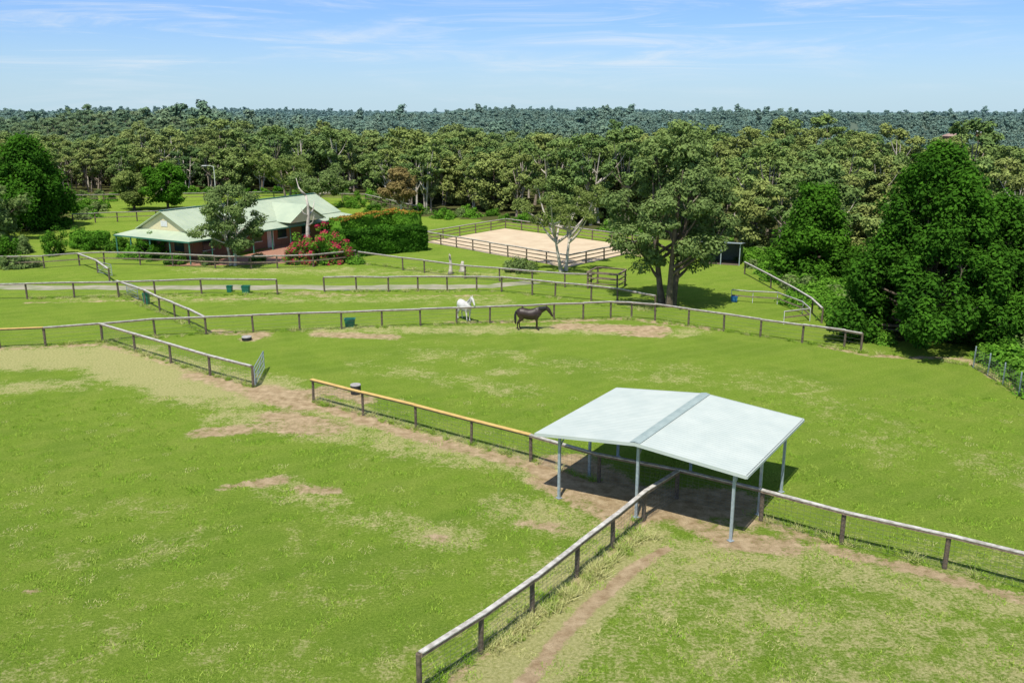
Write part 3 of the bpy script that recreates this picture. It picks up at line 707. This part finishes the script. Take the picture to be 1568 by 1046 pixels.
hedge('garden_hedge',[G(215,388),G(268,388)],1.6,1.9,5,[M_darkbark,L_green,L_green])
hedge('garden_hedge',[G(112,375),G(165,376)],1.4,1.5,6,[M_darkbark,L_bright,L_bright])
# ---------------------------------------------------------------- forest mass
src=[]
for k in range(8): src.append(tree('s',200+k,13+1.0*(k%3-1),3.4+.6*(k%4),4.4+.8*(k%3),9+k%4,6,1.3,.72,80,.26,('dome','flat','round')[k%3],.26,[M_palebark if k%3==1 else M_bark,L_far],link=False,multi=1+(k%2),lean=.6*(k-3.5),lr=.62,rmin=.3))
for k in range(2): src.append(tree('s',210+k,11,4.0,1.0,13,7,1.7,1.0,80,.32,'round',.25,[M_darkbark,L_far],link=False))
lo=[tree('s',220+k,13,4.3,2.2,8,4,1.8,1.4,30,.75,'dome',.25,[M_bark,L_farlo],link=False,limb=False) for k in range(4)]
def jitgrid(y0,y1,step,half):
    P=[]; y=y0
    while y<y1:
        hw=half(y); k=int(2*hw/step); x=-hw+RNG.random()*step
        for q in range(k): P.append((x+q*step+RNG.uniform(-.48,.48)*step,y+RNG.uniform(-.48,.48)*step))
        y+=step
    return np.array(P)
A=jitgrid(52,440,5.3,lambda y:.62*y+40)
def keep(P,margin):
    k=~inside(P[:,0],P[:,1],CLEAR)
    k&= segd(P[:,0],P[:,1],CLEAR[:len(edge_px)])>margin
    for hx,hy in dh:
        t=P[:,1]/hy; k&=~((np.abs(P[:,0]-hx*t)<7)&(P[:,1]>hy-50)&(P[:,1]<hy+8))
    return P[k]
A=keep(A,2.2)
k=(np.hypot(A[:,0]-26,A[:,1]-59)>8)&(np.hypot(A[:,0]-31,A[:,1]-58)>6); A=A[k]
clump=.5+.5*np.sin(A[:,0]/13+1)*np.sin(A[:,1]/19+2)
sc=RNG.uniform(.50,.86,len(A))+.18*clump+.10*sm(180,300,A[:,1])
sc=np.where(RNG.random(len(A))<.09,sc*1.22,sc)
sc=np.where((A[:,0]>30)&(A[:,1]<100),sc*.85,sc)
P=np.column_stack([A,terr(A[:,0],A[:,1])-.2])
idx=np.where(RNG.random(len(A))<.82,RNG.integers(0,8,len(A)),RNG.integers(8,10,len(A)))
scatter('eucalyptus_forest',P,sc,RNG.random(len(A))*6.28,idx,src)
B=np.concatenate([jitgrid(440,900,9,lambda y:.62*y+40),jitgrid(900,1700,16,lambda y:.62*y+40),jitgrid(1700,4600,38,lambda y:.62*y+40)])
B=keep(B,0)
cl=np.sin(B[:,0]/47+B[:,1]/200)*np.sin(B[:,0]/19+1.7)
sB=(RNG.uniform(.65,1.1,len(B))+.22*cl)*np.where(B[:,1]>1700,1.9,np.where(B[:,1]>900,1.25,1.0))
sB=np.where(RNG.random(len(B))<.05,sB*1.4,sB)
zoff=np.where(B[:,1]>1700,-11,np.where(B[:,1]>900,-3.,-.5))
P=np.column_stack([B,terr(B[:,0],B[:,1])+zoff])
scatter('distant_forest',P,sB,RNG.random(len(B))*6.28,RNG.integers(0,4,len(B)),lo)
us=[shrub('s',300+k,2.0,1.9,36,.6,50,.22,[M_darkbark,(L_bright,L_green,L_gumgrey)[k%3]],link=False) for k in range(3)]
Q=[];qi=[];qs=[]
poly=g2([(1136,392),(1200,392),(1300,395),(1345,440),(1350,525),(1310,508),(1250,466),(1190,430)])
poly2=g2([(1515,545),(1600,610),(1700,600),(1640,480),(1520,490)])
for pl,cnt in((poly,280),(poly2,90)):
    xs_=[p[0] for p in pl]; ys_=[p[1] for p in pl]
    pp=np.column_stack([RNG.uniform(min(xs_),max(xs_),cnt*3),RNG.uniform(min(ys_),max(ys_),cnt*3)]); pp=pp[inside(pp[:,0],pp[:,1],pl)][:cnt]
    for p in pp: Q.append((p[0],p[1],TZ(*p)-.2)); qi.append(0 if RNG.random()<.7 else int(RNG.integers(1,3))); qs.append(RNG.uniform(.4,.85))
E=CLEAR[:len(edge_px)]
for a,b_ in zip(E[:-1],E[1:]):
    L=math.hypot(b_[0]-a[0],b_[1]-a[1])
    for k in range(int(L/1.6)):
        t=RNG.random(); x=a[0]+(b_[0]-a[0])*t; y=a[1]+(b_[1]-a[1])*t
        Q.append((x+RNG.normal()*1.2,y+abs(RNG.normal())*3+.8,TZ(x,y)-.2)); qi.append(int(RNG.integers(0,3))); qs.append(RNG.uniform(.35,.9))
scatter('undergrowth_shrubs',Q,qs,RNG.random(len(Q))*6.28,qi,us)
# ---------------------------------------------------------------- grass blades
def patch(seed,R,n,h,mat_,w=.012):
    rng=np.random.default_rng(seed); a=rng.random(n)*6.28; r=R*np.sqrt(rng.random(n))
    p=np.column_stack([r*np.cos(a),r*np.sin(a),np.zeros(n)]); hh=h*rng.uniform(.5,1.3,n)
    b=rng.random(n)*6.28; sd=np.column_stack([np.cos(b),np.sin(b),np.zeros(n)])*w/2
    ln=np.column_stack([rng.normal(size=n)*.8,rng.normal(size=n)*.8,np.ones(n)])*hh[:,None]
    V=np.stack([p-sd,p+sd,p+ln+sd*.3,p+ln-sd*.3],1).reshape(-1,3)
    return leafobj('s',MB(),[(V,np.arange(4*n).reshape(-1,4),rng.random(n),0)],[mat_],linkit=False)
gs=[patch(1,.32,60,.07,L_grass,.024),patch(2,.45,80,.06,L_grass,.024),patch(3,.3,60,.05,L_dryg,.024)]
c=jitgrid(15,46,.7,lambda y:.60*y+3)
fd=field(c[:,0],c[:,1],DIRT); fy=field(c[:,0],c[:,1],DRY)
ok=inside(c[:,0],c[:,1],CLEAR)&(RNG.random(len(c))<np.clip(1.0-fd*1.35,0,1)*.7); c=c[ok]; fy=fy[ok]
gi_=np.where(RNG.random(len(c))<.08+fy*.35,2,RNG.integers(0,2,len(c)))
scatter('paddock_grass',np.column_stack([c,np.zeros(len(c))]),RNG.uniform(.6,1.15,len(c)),RNG.random(len(c))*6.28,gi_,gs)
ts=[patch(11,.13,40,.20,L_grass,.02),patch(12,.16,40,.24,L_dryg,.02),patch(13,.2,50,.18,L_grass,.022)]
FL=[[(643,1063),(985,797)],[(480,615),(813,706)],[(813,706),(917,738)],[(1165,797),(1446,870),(1790,963)],[(157,523),(388,593)],[(70,530),(316,512),(700,497),(935,487),(1054,499),(1318,539)],[(42,458),(425,451)],[(497,447),(768,447),(1003,478)],[(550,404),(905,441)],[(1318,539),(1490,560),(1568,610)],[(182,452),(316,512)]]
T=[]
for l in FL:
    w=g2(l)
    for a,b_ in zip(w[:-1],w[1:]):
        L=math.hypot(b_[0]-a[0],b_[1]-a[1])
        for k in range(int(L*4)):
            t=RNG.random(); T.append((a[0]+(b_[0]-a[0])*t+RNG.normal()*.12,a[1]+(b_[1]-a[1])*t+RNG.normal()*.12,0))
w=g2([(755,1000),(985,818)])
for k in range(170):
    t=RNG.random(); T.append((w[0][0]+(w[1][0]-w[0][0])*t+RNG.normal()*.16,w[0][1]+(w[1][1]-w[0][1])*t+RNG.normal()*.16,0))
ti=RNG.integers(0,3,len(T)); ti[-170:]=np.where(RNG.random(170)<.8,1,0)
scatter('fence_line_grass',T,RNG.uniform(.4,1.2,len(T)),RNG.random(len(T))*6.28,ti,ts)
# ---------------------------------------------------------------- light, sky, camera
sd=Vector((-.14,-.46,.88)).normalized()
sun=bpy.data.lights.new('sun','SUN'); sun.energy=4.8; sun.angle=math.radians(.5); sun.color=(1,.96,.88)
so=bpy.data.objects.new('sun',sun); scene.collection.objects.link(so); so.rotation_euler=sd.to_track_quat('Z','Y').to_euler()
w=bpy.data.worlds.new('World'); scene.world=w; w.use_nodes=True; w.node_tree.nodes.clear(); n=N(w.node_tree)
out=n('ShaderNodeOutputWorld'); sky=n('ShaderNodeTexSky',sky_type='NISHITA'); sky.sun_disc=False
sky.sun_elevation=math.asin(sd.z); sky.sun_rotation=math.atan2(sd.x,sd.y); sky.air_density=1.0; sky.dust_density=.4; sky.ozone_density=2.0
dirn=n('ShaderNodeTexCoord').outputs['Generated']
zz=n('ShaderNodeSeparateXYZ',{0:dirn}).outputs['Z']
tintc=n.mix(n.mr(zz,.12,.5),(.80,1.09,1.68),(.85,.92,1.08))
base=n.mix(1.0,sky.outputs[0],tintc,'MULTIPLY')
mp=n('ShaderNodeMapping',{'Vector':dirn,'Scale':(2.6,2.6,30),'Rotation':(0,.05,0)})
c1=n.noise(mp.outputs[0],1.7,9,.66,.8)
mp2=n('ShaderNodeMapping',{'Vector':dirn,'Scale':(1.6,1.2,9),'Location':(3,1,0)})
c2=n.noise(mp2.outputs[0],1.5,3,.5)
cm=n.math('MULTIPLY',n.mr(c1,.45,.76,0,1,True),n.mr(c2,.34,.58,0,1,True))
cm=n.math('MULTIPLY',cm,n.mr(zz,.0,.04,0.15,.68))
hz=n.mr(zz,.0,.09,.7,.05)
base=n.mix(hz,base,(6.2,8.4,9.6))
col=n.mix(cm,base,(9.0,9.6,10.2))
bg=n('ShaderNodeBackground',{'Color':col,'Strength':.092}); n.link(bg.outputs[0],out.inputs[0])
cam=bpy.data.cameras.new('camera'); cam.sensor_width=36; cam.lens=36*FOC/1568; cam.clip_end=40000; cam.clip_start=.5
co=bpy.data.objects.new('camera',cam); scene.collection.objects.link(co); co.location=(0,0,CAMH); co.rotation_euler=(math.pi/2-PITCH,0,0)
scene.camera=co
scene.view_settings.view_transform='Standard'; scene.view_settings.look='None'; scene.view_settings.exposure=0
print('instances',len(A),len(B),len(c),len(T))
